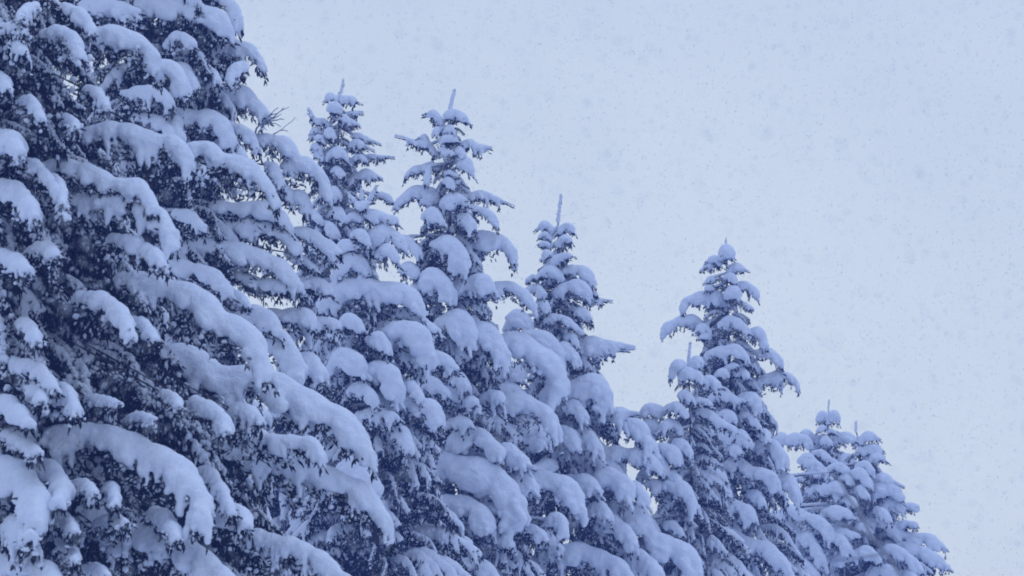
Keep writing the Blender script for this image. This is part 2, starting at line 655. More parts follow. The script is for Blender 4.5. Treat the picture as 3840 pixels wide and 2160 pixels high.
# key: (trunk px at apex, apex py, depth, lean px per px, crown half-width px at apex, growth per px, name, label)
TREES = {
    'N': (-420, -1500, 26.0, 0, 120, .50, 'large dark spruce with long drooping snow loaded boughs filling the left edge'),
    'M': (560, -900, 33.0, 0, 100, .26, 'tall snowy spruce behind the large left one, its boughs reaching into the sky'),
    'A': (1272, 345, 46.0, -.02, 50, .33, 'pointed snowy spruce top nearest the big left trees, thin leader and upturned left shoot'),
    'K': (1385, 800, 41.0, 0.02, 60, .42, 'low young spruce with an antler shaped snowy tip in front of two taller spruces'),
    'B': (1690, 395, 44.0, -.005, 60, .30, 'snowy spruce top with two outstretched arms and thin leader, centre left of the picture'),
    'C': (2093, 825, 47.0, .005, 60, .38, 'narrow snowy spruce with the longest bare leader, right of the spruce with outstretched arms'),
    'L': (2583, 1365, 47.5, .02, 60, .40, 'short spruce top with a thin leader just left of the blunt topped spruce'),
    'D': (2722, 915, 53.0, .03, 45, .36, 'blunt topped leaning spruce with snow shelves, tallest right of the gap of sky'),
    'E': (3107, 1535, 62.0, 0, 40, .55, 'small far spruce with a square snow cap under a needle thin leader'),
    'F': (3212, 1620, 58.0, .15, 50, .62, 'lowest rightmost spruce whose snow padded boughs step down to the right'),
}
# tree frame R L : ridge top contour points   (optional  !n = bare shoot of n view px)
DATA = '''
N P 45 120: 360,135 480,125 600,135 700,165 760,230 775,310
N P 28 110: 215,135 300,125 370,160 415,260
N P 42 50: 780,290 850,290 900,340 915,420
N P 40 170: 440,628 560,600 650,620 760,660 860,670 920,720 945,800
N P 38 120: 945,705 1050,710 1120,760 1200,780 1290,830 1340,900 1385,980
N P 38 90: 230,800 350,790 480,840 600,890 700,900 760,970 778,1020
N P 42 120: 350,970 480,965 600,970 720,1000 800,1050 850,1120 858,1200
N P 22 60: 100,780 180,800 250,880 310,980 325,1060
N P 38 110: 0,890 60,900 130,960 180,1050
N P 45 60: -60,640 0,640 60,660 100,720
N P 35 70: -80,1240 0,1250 80,1270 140,1320
N P 32 80: 560,1160 650,1180 760,1230 820,1300
N P 24 110: 50,170 90,180 115,230
N P 20 70: 110,480 160,480 215,580
N P 24 60: -30,350 20,370 35,420
N P 28 60: 320,0 390,30 440,80 460,120
N P 18 70: 330,560 370,590 380,620
N P 20 60: 430,420 490,440 540,520
N P 18 60: -20,120 60,110 130,140
N P 20 80: 180,0 130,20 100,60
N P 20 60: 260,860 300,900 320,1000
N P 26 60: 150,1230 230,1210 290,1260
N R 55 160: 600,-100 720,-90 850,-60 1000,0 1100,90 1230,160 1300,270 1350,390
N R 65 190: 620,250 720,262 840,270 960,285 1060,370 1180,380 1290,385 1400,440 1520,490 1640,545 1740,620 1810,700 1845,790
N R 55 190: 60,690 120,670 260,690 360,690 480,665 600,710 700,740 820,790 900,850 970,930 1010,1000 1000,1120
N R 50 170: 740,720 860,720 1000,740 1100,770 1220,790 1340,800 1440,830 1560,860 1700,910 1800,960 1870,1030 1920,1110 1950,1190
N R 60 130: -60,810 0,820 80,860 150,930 188,1010 180,1120
N R 42 160: 60,1130 110,1140 155,1200
N R 40 60: 130,860 220,850 280,890 312,970 290,1040
N R 24 60: 20,700 130,760 200,800
N R 50 150: 560,1140 660,1170 780,1210 900,1250 1020,1310 1120,1390 1200,1470
N R 34 60: 750,1100 810,1100 860,1160 885,1220
N R 35 160: 1230,1190 1300,1210 1400,1235 1500,1265 1600,1310 1690,1390 1760,1430
N R 52 60: -50,1330 60,1340 160,1330 230,1370 300,1440
N R 40 20: -20,510 30,530 90,580 150,640
N R 28 60: 0,330 100,350 200,380 280,470
N R 34 50: 80,430 150,440 210,490 210,530
N R 34 80: 290,480 330,480 380,580
N R 38 60: 400,0 480,10 560,40 620,110 655,210
N R 28 40: 650,140 720,150 780,230
N R 26 60: 1000,890 1060,900 1120,1000 1170,1110
N R 48 70: 1000,1060 1100,1100 1200,1090 1240,1140
N R 20 30: 820,500 880,530 900,580
N R 34 60: 980,530 1040,560 1120,620 1130,680
N R 34 90: 1190,700 1300,700 1400,740 1560,740 1615,820
N R 24 50: 360,960 430,960 480,1010
N R 22 60: 540,970 570,980 580,1060
N R 24 60: 250,1130 330,1130 380,1200
N R 24 50: 480,1160 560,1130 640,1160
N R 22 60: 300,1240 360,1280 380,1340
N R 26 50: 400,1400 480,1380 540,1420
N R 20 40: 440,520 520,540 600,560
N R 20 40: 640,640 700,620 780,640
N R 24 60: 100,140 150,160 190,240
M P 34 90: 400,10 450,5 500,30
M P 40 100: 420,-20 560,-10 690,20
M P 48 90: 700,-30 850,-20 1000,10 1100,50 1145,110
M P 30 60: 1050,-60 1130,-30 1180,30 1195,110
M P 26 90: 560,40 600,20 650,60
M P 28 110: 880,235 1000,225 1100,230 1150,215 1240,208 1290,250 1325,320
M P 24 50: 840,200 900,150 980,200
M P 40 120: 1040,430 1150,415 1230,440 1300,500 1345,535
M P 28 100: 620,440 720,430 800,430 860,490
M P 38 100: 800,510 900,540 1000,545 1080,560 1140,620 1160,690
M P 25 80: 680,560 760,570 830,600 870,660
M P 25 70: 1080,600 1180,610 1250,650 1290,720
M P 34 80: 1280,660 1380,670 1450,700 1490,765
M P 30 60: 1080,700 1160,690 1230,760
M P 30 110: 1420,800 1500,780 1580,810 1625,880 1630,950
M P 28 60: 1370,880 1440,930 1475,1000
M P 28 50: 1480,950 1530,965 1540,1030
M P 38 60: 1070,1000 1180,1010 1300,1010 1400,1040 1460,1110
M P 38 90: 1060,1110 1200,1090 1350,1100 1440,1140 1500,1220
M P 30 80: 1480,1135 1560,1140 1620,1190 1710,1240
M P 40 110: 880,1200 1040,1190 1180,1220 1320,1250 1420,1310 1500,1400
M P 20 50: 1440,1240 1530,1290 1590,1330
M P 30 60: 1500,1390 1600,1390 1660,1430
M P 34 90: 830,1300 950,1310 1050,1340 1120,1390 1150,1440
M P 26 80: 900,560 880,600 910,660
M P 24 80: 1240,300 1180,320 1150,380
M P 22 60: 980,300 1060,330 1090,380
M P 22 70: 940,760 1000,800 1040,860
M P 22 70: 1340,800 1380,820 1410,900
M P 24 70: 880,1040 960,1060 1020,1120
M P 24 70: 900,300 940,330 980,400
M R 45 80: 1190,100 1280,90 1350,110 1400,180
M R 58 100: 1240,160 1330,180 1420,230 1480,310 1480,400
M R 35 50: 1350,90 1450,100 1530,100 1570,140
M R 30 90: 1430,210 1520,170 1620,140 1700,150
M R 45 100: 1500,330 1560,330 1610,380
M R 22 40: 1090,-50 1180,0 1250,60
M R 26 60: 1200,-90 1300,-60 1400,-40 1500,-20
M R 36 150: 1130,520 1230,540 1330,600
N R 28 130: 1170,570 1240,580 1310,630
A a 38 70: 470,230 410,185 365,215
A a 45 90: 520,220 600,212 665,225
A a 55 60: 400,310 440,288 490,320
A a 22 60: 560,400 640,390 700,390 !60
A a 26 60: 400,520 330,470 250,470 200,400 !70
A a 25 40: 300,600 230,560 200,600 190,650
A a 30 70: 540,520 620,470 680,500 !50
A a 25 60: 640,620 740,640 850,690 !110
A a 34 110: 610,740 670,690 760,730 !150
A a 40 80: 360,600 400,570 430,640
A a 28 60: 250,660 290,650 330,700
A a 28 60: 200,750 260,745 300,800
A a 45 110: 360,870 430,800 500,780 580,860
A a 20 70: 780,860 880,860 980,870 !120
A a 38 100: 600,1120 700,1060 800,1020 900,1065 !80
A a 45 110: 390,1220 430,1190 490,1260
A a 30 60: 880,1280 960,1265 1040,1310 1080,1350
A a 30 80: 500,440 560,430 600,480
A a 30 80: 430,1000 480,990 540,1060
A a 26 70: 240,820 280,830 310,880
A a 30 70: 640,900 720,850 790,900
A Q 24 60: 230,900 270,890 310,940
A Q 24 60: 370,890 410,880 450,930
A Q 26 70: 220,1050 280,1060 330,1120
A Q 26 70: 300,960 350,950 400,1010
K a 22 20: 720,1390 660,1340 605,1275
K a 24 20: 730,1390 810,1340 870,1250 890,1195
K a 22 20: 745,1340 742,1280 740,1230
K a 45 50: 690,1360 740,1375 790,1360
K Q 25 30: 540,920 500,900 455,925
K Q 30 60: 570,880 650,900 740,920
K Q 38 90: 560,1060 620,1000 680,972 740,1010 785,1060
K Q 30 70: 415,1100 450,1060 500,1070
K Q 40 100: 590,1210 540,1170 480,1130 430,1170 400,1230
K Q 50 140: 310,1380 400,1310 480,1280 600,1280 700,1310 800,1320 860,1380 885,1440
K Q 36 90: 640,1110 690,1080 740,1130
K Q 26 70: 500,1010 540,1000 580,1060
K S 50 80: 330,180 400,150 470,170 520,240 540,310
K S 28 90: 370,330 480,325 580,310 690,370
K S 46 80: 240,390 300,350 350,380 380,480
K S 45 80: 40,400 100,300 160,310 210,360
K S 28 50: 90,170 150,125 210,180
K S 35 60: 0,150 60,150 90,200
K S 22 60: 370,120 430,90 520,150 600,190
K S 50 60: 110,850 170,835 220,900 240,960
K S 24 90: 190,610 300,600 380,620
K S 25 40: 420,470 470,470 510,540
K S 35 90: 340,590 420,520 500,550 560,560 600,640
K S 26 80: 160,480 220,470 280,540
K S 26 90: 380,690 420,700 450,780
K S 24 80: 240,230 300,220 340,280
B b 45 60: 570,330 500,230 455,230
B b 45 60: 610,250 700,220 760,255 810,290
B b 30 60: 560,410 520,400 505,430
B b 28 50: 600,430 650,395 690,420
B b 44 80: 560,510 620,475 700,480
B b 30 70: 520,640 430,540 330,530 230,500 !120
B b 26 40: 450,560 400,480 370,480
B b 40 110: 750,570 840,520 920,560 980,570 !90
B b 50 70: 740,720 820,710 860,800
B b 34 60: 530,780 470,740 380,785 280,800 215,870
B b 28 60: 440,780 430,850 420,930
B b 20 20: 600,850 660,838 715,870
B b 34 60: 590,910 640,900 680,960
B b 14 10: 650,920 700,930 740,935
B b 62 120: 560,1100 480,1020 330,985 230,1020 140,1100
B b 60 190: 600,1090 680,1055 790,1075
B b 32 100: 800,1065 980,1035 1070,1070 1150,1105 !150
B b 38 60: 860,1160 980,1200 1060,1250 1105,1350
B b 30 90: 560,600 620,620 680,640
B b 30 80: 700,620 740,600 790,660
B Q 42 110: 950,1050 1020,1033 1080,1070 1110,1130 1100,1200
B Q 42 120: 1140,1050 1220,1018 1300,1020 1380,1060 1410,1130
B Q 45 120: 840,1300 900,1250 950,1228 1010,1270 1045,1340
B Q 40 110: 1060,1320 1120,1280 1220,1256 1290,1310
B Q 30 90: 1280,1310 1390,1298 1460,1340 1530,1420
B Q 24 70: 780,1030 830,1060 870,1120
B Q 26 80: 760,1200 820,1190 860,1240
B Q 26 90: 900,900 950,880 1000,930
B Q 24 90: 1100,900 1150,920 1180,960
B Q 24 90: 1080,1090 1110,1110 1130,1180
B S 45 90: 600,130 680,100 740,160 745,220
B S 38 110: 750,200 800,160 860,200 900,260 925,340
B S 58 110: 880,230 980,218 1070,250 1150,310 1190,400 1170,480
B S 40 130: 920,550 960,520 1060,540 1130,580 1165,660
B S 25 110: 830,520 880,505 910,530
B S 24 100: 560,510 640,495 720,520 785,545
B S 16 60: 680,560 740,560 805,600
B S 28 60: 470,450 560,442 640,500
B S 35 90: 270,850 400,860 450,826 520,870 570,940
B S 65 120: 540,850 640,812 740,850 860,880 920,930 970,1010 965,1110
B S 40 130: 490,1060 620,1045 740,1040 810,1090 838,1170
B S 16 30: 780,1050 860,1080 915,1115
B S 40 100: 630,770 700,710 790,692 870,750 900,800
B S 44 100: 880,810 950,778 1020,820
B S 36 100: 950,930 1020,918 1070,960
B S 44 130: 1050,950 1110,898 1200,940 1270,980 1305,1090
B S 26 60: 1150,1140 1210,1128 1225,1210
B S 22 60: 950,1170 1060,1180 1140,1240
B S 38 90: 360,1400 480,1340 600,1308 700,1350 800,1350 900,1440
B S 54 80: 110,1240 180,1206 240,1270 235,1340
B S 22 60: 360,1150 430,1140 490,1220
B S 24 80: 560,1240 600,1250 640,1300
B S 24 80: 640,400 700,420 740,470
B S 24 70: 640,660 700,640 760,660
B S 24 80: 860,1200 900,1210 960,1260
C c 38 60: 470,370 410,300 360,315
C c 38 50: 530,360 590,310 650,350
C c 22 40: 450,450 390,400 350,420
C c 20 30: 450,520 390,485 350,490
C c 32 60: 500,490 560,435 625,450
C c 26 40: 450,600 420,565 385,600
C c 38 70: 440,650 520,600 620,580
C c 50 90: 530,760 440,705 350,735
C c 45 60: 560,720 650,695 740,715 800,770 820,835
C c 22 50: 340,800 280,790 235,820
C c 25 60: 340,880 270,880 225,915
C c 50 110: 490,900 580,850 680,835 750,865 780,930
C c 15 20: 750,950 830,940 865,960
C c 24 60: 740,1000 820,990 900,1000 !110
C c 34 80: 680,1100 740,1090 790,1140 !40
C c 28 80: 400,1180 480,1145 570,1165 650,1220 725,1280
C c 28 60: 600,1330 650,1315 680,1390
C c 30 70: 300,900 340,885 380,950
C c 30 60: 340,1030 390,1020 420,1080
C c 46 100: 60,1140 130,1100 220,1160 255,1240
C S 34 40: 1000,215 1070,200 1160,240 1200,300 1210,380
C S 33 60: 940,170 990,110 1050,150
C S 38 120: 1290,280 1340,248 1440,250 1500,255 !80
C S 30 70: 1200,290 1240,268 1290,330
C S 45 110: 1140,530 1200,460 1290,455 1370,425 1420,485 1430,560
C S 30 110: 1400,600 1470,598 1540,600 !70
C S 25 60: 1200,680 1260,700 1290,780
C S 32 100: 1230,820 1330,788 1450,800 1480,788 1560,800 1650,820 1710,880
C S 38 100: 1230,930 1320,928 1380,960
C S 46 60: 1390,930 1450,893 1520,930 1535,980
C S 30 60: 1540,970 1600,980 1640,1040
C S 50 130: 1460,1080 1510,1048 1590,1090 1640,1150 1680,1215 1760,1250 1850,1300 1880,1390
C S 30 90: 1400,1160 1470,1140 1540,1190 1575,1270
C S 38 110: 1120,1310 1220,1283 1340,1290 1440,1320 1510,1370 1570,1440
C S 28 80: 1300,700 1360,720 1400,780
C S 26 80: 1250,560 1290,560 1330,620
C S 26 70: 1080,1210 1150,1230 1210,1290
C S 26 70: 1340,1090 1400,1070 1450,1110
C S 24 80: 1180,860 1120,860 1070,900
C S 34 120: 880,400 950,360 1010,400
C S 30 110: 900,500 960,470 1030,520
C S 30 120: 1020,600 1080,640 1130,720
C S 30 100: 1000,720 1060,700 1120,760
C S 34 120: 1560,1300 1640,1330 1700,1400
L f 38 140: 20,1000 80,1050 130,1150
L f 36 120: 0,1150 60,1200 110,1300
L f 38 130: 110,420 40,440 -20,510
L f 38 130: 130,620 60,640 0,710
C S 34 120: 1560,640 1620,680 1660,760
D d 46 70: 620,150 655,80 710,130
D d 38 50: 610,220 560,175 510,190
D d 26 50: 530,270 490,240 460,260
D d 32 60: 680,290 750,252 825,275
D d 30 60: 640,360 700,335 730,380
D d 38 70: 740,425 830,415 900,450 940,520
D d 45 100: 670,490 720,455 765,500
D d 22 60: 540,370 510,370 485,390
D d 22 40: 530,460 500,450 478,465
D d 48 130: 680,600 600,520 500,505 400,515 310,545 268,620
D d 44 80: 430,760 330,720 220,740 130,785 90,860
D d 20 50: 820,600 880,640 !50
D d 34 110: 600,780 700,720 790,780 870,840
D d 34 90: 500,840 450,800 410,820
D d 30 40: 500,900 460,880 430,900
D d 36 110: 870,850 950,832 990,905 1010,975
D d 45 110: 490,1040 560,1010 680,998 770,1000 840,1070
D d 40 90: 920,1025 1020,1020 1110,1070 1165,1155
D d 32 60: 640,1220 700,1160 760,1150
D d 34 60: 740,1220 800,1200 850,1240
D d 32 60: 590,1230 620,1195 660,1230
D d 36 130: 760,1340 900,1295 1050,1255 1150,1225 1240,1250 1300,1320
D d 28 60: 500,1140 420,1100 360,1110
D f 30 80: 500,150 580,90 650,140 720,160
D f 34 60: 680,170 760,128 830,160 840,230
D f 30 40: 560,270 620,248 670,300
D f 22 60: 710,290 770,270 860,365
D f 34 130: 420,360 520,350 620,410 740,400 780,480
D f 36 120: 830,480 920,448 980,500 1020,590
D f 25 40: 850,385 890,395 905,450
D f 34 120: 340,620 380,600 480,598 560,660 600,740
D f 38 130: 610,620 690,588 770,640 850,670 940,700 970,790
D f 38 80: 950,700 1030,698 1090,760 1130,870
D f 38 120: 470,930 560,868 660,890 760,930 810,1000
D f 45 160: 460,1130 540,1092 650,1110 760,1160 880,1190 980,1270 1050,1350 1090,1440
D f 34 60: 350,1150 400,1108 450,1150
D f 24 50: 380,960 430,955 460,1010
D f 34 60: 610,1400 680,1378 800,1430
D f 20 40: 390,1230 470,1250 555,1325
D f 26 80: 600,480 660,490 720,540
D f 26 80: 520,760 580,770 640,830
D f 26 80: 780,820 840,840 880,900
D f 26 80: 560,1240 620,1260 660,1320
L d 38 60: 320,1200 250,1130 190,1160 165,1250
L d 38 80: 330,1150 390,1092 430,1140
L d 40 90: 240,1240 300,1205 400,1220 430,1270
L d 45 110: 420,1310 500,1265 590,1300
L f 22 25: 370,190 430,163 510,200
L f 30 90: 360,250 450,240 560,310 680,370
L f 30 80: 190,220 260,195 330,260
L f 34 110: 280,370 220,308 160,345
L f 34 70: 170,240 80,212 10,245
L f 38 100: 140,350 60,325 0,340
L f 38 90: 80,515 160,488 240,520 290,590
L f 34 90: 0,540 60,560 140,580 180,680
L f 38 150: 60,740 150,760 280,758 350,830 395,910
L f 24 80: 280,130 330,120 380,170
L f 26 90: 250,460 310,470 360,540
L f 26 90: 200,690 240,700 290,760
L f 26 80: 180,1050 250,1060 300,1120
E e 30 60: 430,170 390,125 362,160
E e 30 60: 450,150 490,122 510,160
E e 18 20: 420,245 390,240 358,265
E e 14 12: 440,280 470,270 495,285
E e 30 50: 430,380 330,320 270,275 225,285
E e 36 80: 120,330 180,298 260,320 295,385
E e 34 80: 0,330 60,298 110,320
E e 32 60: 450,370 520,305 600,305 685,345
E e 22 70: 300,440 380,435 440,480 510,520
E e 34 80: 210,490 270,465 330,510 430,580
E e 36 60: 520,500 600,470 660,505
E e 28 50: 370,620 420,600 450,650
E e 20 40: 160,650 200,625 230,650
E e 30 90: 270,730 360,708 430,720 470,780
E e 26 80: 280,560 330,560 380,610
E e 26 60: 400,330 430,330 450,360
F e 28 60: 690,340 760,290 820,305
F e 34 70: 670,420 760,388 850,400
F e 28 50: 770,490 830,462 885,478
F e 32 60: 670,540 740,520 790,580
F e 38 40: 620,600 700,590 770,680
F e 30 50: 450,550 520,535 600,580
F e 34 50: 780,660 860,623 950,660 !110
F e 45 60: 780,760 880,690 980,725 1015,780
F e 36 80: 730,940 830,870 930,820 1040,845 1150,860
F e 28 50: 970,1040 1050,1000 1140,1005
F e 44 90: 720,970 850,965 960,1030 1100,1090 1220,1100 1350,1170
F e 42 90: 1000,1150 1150,1190 1280,1260 1385,1330
F e 35 120: 420,720 500,690 560,740
F e 38 80: 400,900 500,885 620,920
F e 28 80: 640,730 700,725 750,780
F e 34 90: 0,630 60,608 150,670 205,800
F e 40 100: 100,860 250,920 380,980 450,1060 470,1120
F e 48 130: 0,900 100,950 180,1020 220,1150
F e 38 120: 220,1090 290,1110 350,1200 380,1300
F e 38 80: 470,1090 540,1108 600,1200
F e 28 80: 480,1060 580,1068 680,1100
F e 28 50: 660,1030 720,1025 780,1070
F e 36 70: 480,1290 600,1260 720,1205 800,1240 850,1290
F e 38 80: 850,1220 940,1195 1040,1230 1180,1360
F e 44 60: 800,1390 900,1345 980,1390
F e 40 60: 1000,1400 1090,1388 1120,1430
F e 40 100: 0,1240 60,1260 120,1330 160,1440
F e 38 120: 120,1290 220,1308 310,1370 350,1440
F e 28 80: 820,880 870,900 920,960
F e 28 80: 540,820 600,800 660,850
F e 26 60: 540,640 580,620 620,670
'''

LEADERS = {  # frame, tip, base, radius in view px
    'A': ('a', (545, 50), (522, 200), 13), 'B': ('b', (697, 50), (655, 230), 17),
    'C': ('c', (541, 80), (515, 310), 14), 'L': ('d', (336, 980), (316, 1180), 13),
    'E': ('e', (445, 42), (440, 125), 6), 'F': ('e', (662, 215), (660, 300), 8),
    'D': ('d', (657, 45), (660, 110), 9),
}


def native(fr, x, y):
    ox, oy, s_ = FR[fr]
    return ox + x / s_, oy + y / s_


roots = {}
for key, (tx, ty, dep, lean, r0, k, label) in TREES.items():
    top = at(tx, ty, dep)
    foot = at(tx + lean * (2160 - ty), 2160, dep)
    base = np.array((foot[0] + (foot[0] - top[0]) * foot[2] / max(.1, top[2] - foot[2]), dep, 0.))
    e = bpy.data.objects.new('spruce_tree', None)
    COL.objects.link(e)
    e.location = base
    e.empty_display_size = .5
    e['label'] = label
    e['category'] = 'spruce tree'
    e['group'] = 'snow laden spruce trees'
    H_ = top[2]
    zs = np.linspace(0, 1, 10)
    pts = np.stack([(top[0] - base[0]) * zs, 0 * zs, H_ * zs], 1)
    rad = .012 + (.008 * H_) * (1 - zs)
    V, T = tube(pts, rad, 9)
    link('trunk', mesh_np('trunk', V, T, M_BARK), e)
    roots[key] = (e, base, top)

NEAR = {'N', 'M'}


def trunk_at(key, z):
    e, base, top = roots[key]
    f = z / top[2]
    return base + (top - base) * f


def place(key, O, wood, need, snow, dusting):
    e, base, top = roots[key]
    b_ = link('bough', mesh_np('bough', wood[0] - O, wood[1], M_BARK), e, O - base)
    link('needles', mesh_np('needles', need[0] - O, need[1], M_NEED, False), b_)['kind'] = 'stuff'
    link('snow_dusting', mesh_np('snow_dusting', dusting[0] - O, dusting[1], M_SNOW), b_)['kind'] = 'stuff'
    link('snow_load', mesh_np('snow_load', snow[0] - O, snow[1], M_SNOW), b_)
    return b_


for ln, line in enumerate(DATA.strip().splitlines()):
    head, body = line.split(':')
    key, fr, R, L = head.split()
    toks = body.split()
    sh = 0
    if toks[-1][0] == '!':
        sh = float(toks.pop()[1:])
    pts = [tuple(float(v) for v in tk.split(',')) for tk in toks]
    tx, ty, dep, lean, r0, k, _ = TREES[key]
    s_ = FR[fr][2]
    g = np.random.default_rng(1000 + ln)
    px = [native(fr, *q) for q in pts]
    R, L, sh = float(R) / s_, float(L) / s_, sh / s_
    if key not in ('N', 'M'):
        R, L = R * 1.06, L * .88
    else:
        L *= .9
    # the azimuth of the bough round its trunk
    ex, ey = px[-1]
    Rc = r0 + k * (ey - ty)
    dx = ex - (tx + lean * (ey - ty))
    dzt = -math.sqrt(max(Rc * Rc - dx * dx, (.12 * Rc) ** 2)) * .85 * MPP * dep
    n_ = len(px)
    P3 = []
    for i, (x, y) in enumerate(px):
        f = i / (n_ - 1)
        dz = dzt * (.62 + .38 * f)
        d = dep + dz
        P3.append(at(x, y + R, d))
    mp = MPP * (dep + dzt)
    Rm, Lm = R * mp, L * mp
    P3 = np.array(P3)
    z0 = P3[0][2] - .3 * Rm
    reach = np.hypot(*(P3[0][:2] - trunk_at(key, z0)[:2]))
    stem = trunk_at(key, min(z0 + (.42 * reach if key == 'N' else .12), roots[key][2][2] - .05))
    O = stem.copy()
    near = key in NEAR
    big = Rm > .05
    place(key, O, *build_bough(P3, Rm, Lm, near, g, stem=stem, shoot=sh * mp if sh else False, dust=.72))

# leaders
for key, (fr, tip, bs, r_) in LEADERS.items():
    e, base, top = roots[key]
    dep = TREES[key][2]
    s_ = FR[fr][2]
    a_ = at(*native(fr, *bs), dep)
    b_ = at(*native(fr, *tip), dep)
    rr = 1.3 * r_ / s_ * MPP * dep
    g = np.random.default_rng(int(a_[2] * 1000) % 9999)
    q = np.linspace(0, 1, 9)
    C_ = a_ + (b_ - a_) * q[:, None]
    V, T = tube(C_ - a_, np.linspace(rr * .7, rr * .4, 9), 6)
    nl = int(np.linalg.norm(b_ - a_) / .025) + 2
    fp = g.uniform(0, .93, nl * 2)
    P = (b_ - a_) * fp[:, None]
    D = (b_ - a_) / np.linalg.norm(b_ - a_) + g.normal(0, .25, (len(fp), 3))
    nd = stamp(BRUSH_FAR[0], P, D, .05, rr * .55, g)
    lead = link('leader_shoot', mesh_np('leader_shoot', V, T, M_BARK), e, a_ - base)
    link('needles', mesh_np('needles', nd[0], nd[1], M_NEED, False), lead)
    balls = [(*(c - a_ + g.normal(0, rr * .15, 3) + np.array((-rr * .15, -rr * .25, 0))), rr * (1.05 - .35 * f)) for c, f in zip(C_, q)]
    C2 = np.linspace(0, 1, 22)
    balls = [(*((b_ - a_) * f + g.normal(0, rr * .12, 3) + np.array((-rr * .1, -rr * .3, 0))), rr * (1.0 - .3 * f) * g.uniform(.8, 1.1)) for f in C2]
    V, Q = snow_mesh(balls, max(rr / 3, .006))
    link('snow_load', mesh_np('snow_load', V, quads_to_tris(Q), M_SNOW), lead)

# ------------------------------------------------------------------ inner boughs: fill the crowns behind the outer ones
PROTO, PROTO_DARK = [], []
for i in range(12):
    g = np.random.default_rng(50 + i)
    dark = i >= 7
    pts = np.array([(0, 0, 0), (.3, g.normal(0, .03), .03), (.65, g.normal(0, .06), -.03 - .05 * g.random()), (1.0, g.normal(0, .08), -.2 - .15 * g.random())])
    wood, need, snow, dsn = build_bough(pts, .034 if dark else .06, .17, dark or i % 2 == 0, g, hang=2.4 if dark else 1.25,
                                        dust=.30 if dark else .66, load=.42 if dark else .85)
    (PROTO_DARK if dark else PROTO).append(
        (mesh_np('inner_bough', wood[0], wood[1], M_BARK), mesh_np('inner_needles', need[0], need[1], M_NEED, False),
         mesh_np('inner_snow', snow[0], snow[1], M_SNOW), mesh_np('inner_dusting', dsn[0], dsn[1], M_SNOW)))


def filler(key, P, az, scale, tilt, g, lift=1.35):
    e, base, top = roots[key]
    pool = PROTO_DARK if (g.random() < (.95 if key == 'N' else .7 if key == 'M' else .3)) else PROTO
    m = pool[g.integers(0, len(pool))]
    o = bpy.data.objects.new('bough', m[0])
    COL.objects.link(o)
    o.parent = e
    o.location = P - base
    o.rotation_euler = (g.normal(0, .1), tilt, az)
    o.scale = (scale, scale, scale * lift)
    for nm, me in (('needles', m[1]), ('snow_load', m[2]), ('snow_dusting', m[3])):
        c = bpy.data.objects.new(nm, me)
        COL.objects.link(c)
        c.parent = o
        if nm != 'snow_load':
            c['kind'] = 'stuff'


for key, (tx, ty, dep, lean, r0, k, _) in TREES.items():
    g = np.random.default_rng(ord(key))
    e, base, top = roots[key]
    y = max(ty + 90, -500)
    while y < 2350:
        Rc = (r0 + k * (y - ty)) * MPP * dep
        z = at(tx, y, dep)[2]
        c = trunk_at(key, z)
        if key in NEAR:
            stepm = .36
            for _ in range(24 if key == 'N' else 24):
                if key == 'N':
                    az = g.uniform(-.42, .3) if g.random() < .65 else g.uniform(-1.0, -.42)
                else:
                    az = g.uniform(-.9, 1.2) if g.random() < .6 else g.uniform(1.2, 4.1)
                rr = Rc * (g.uniform(.3, .64 if az > -.42 else .48) if key == 'N' else g.uniform(.02, .36))
                P = c + np.array((math.cos(az) * rr, math.sin(az) * rr, -.25 * rr + g.normal(0, .12)))
                filler(key, P, az + g.normal(0, .3), min(1.35, max(.8, Rc * .36)) * g.uniform(.75, 1.05), .16 + g.normal(0, .12), g)
        else:
            stepm = .17
            nb = 5 if Rc < .6 else 10
            sc_ = max(.16, min(Rc * .56, .95))
            for q in range(nb):
                az = g.uniform(-math.pi, math.pi)
                r_in = max(0, Rc * .68 - sc_)
                P = c + np.array((math.cos(az) * r_in, math.sin(az) * r_in, g.normal(0, .06)))
                filler(key, P, az, sc_ * (.78 if -2.3 < az < -.85 else 1.) * g.uniform(.75, 1.05), .15 + g.normal(0, .12), g)
        y += stepm / (MPP * dep)


# ------------------------------------------------------------------ bare deciduous twigs
def twig_thing(name, label, root, polys, dep, rad, group=None):
    e = bpy.data.objects.new(name, None)
    COL.objects.link(e)
    e.location = root
    e['label'] = label
    e['category'] = 'bare branch'
    for i, (pts, r0_, r1_) in enumerate(polys):
        A, ln_ = resample(np.array(pts) - root, .04)
        g = np.random.default_rng(i + 3)
        A[1:-1] += g.normal(0, rad * .4, A[1:-1].shape)
        V, T = tube(A, np.linspace(r0_, r1_, len(A)) * (1.25 if dep > 20 else 1.1), 5)
        link('branch' if i == 0 else 'twig', mesh_np('twig', V, T, M_TWIG), e)
    return e


def f6(x, y, d):
    return at(900 + x / 7.247, 350 + y / 7.247, d)


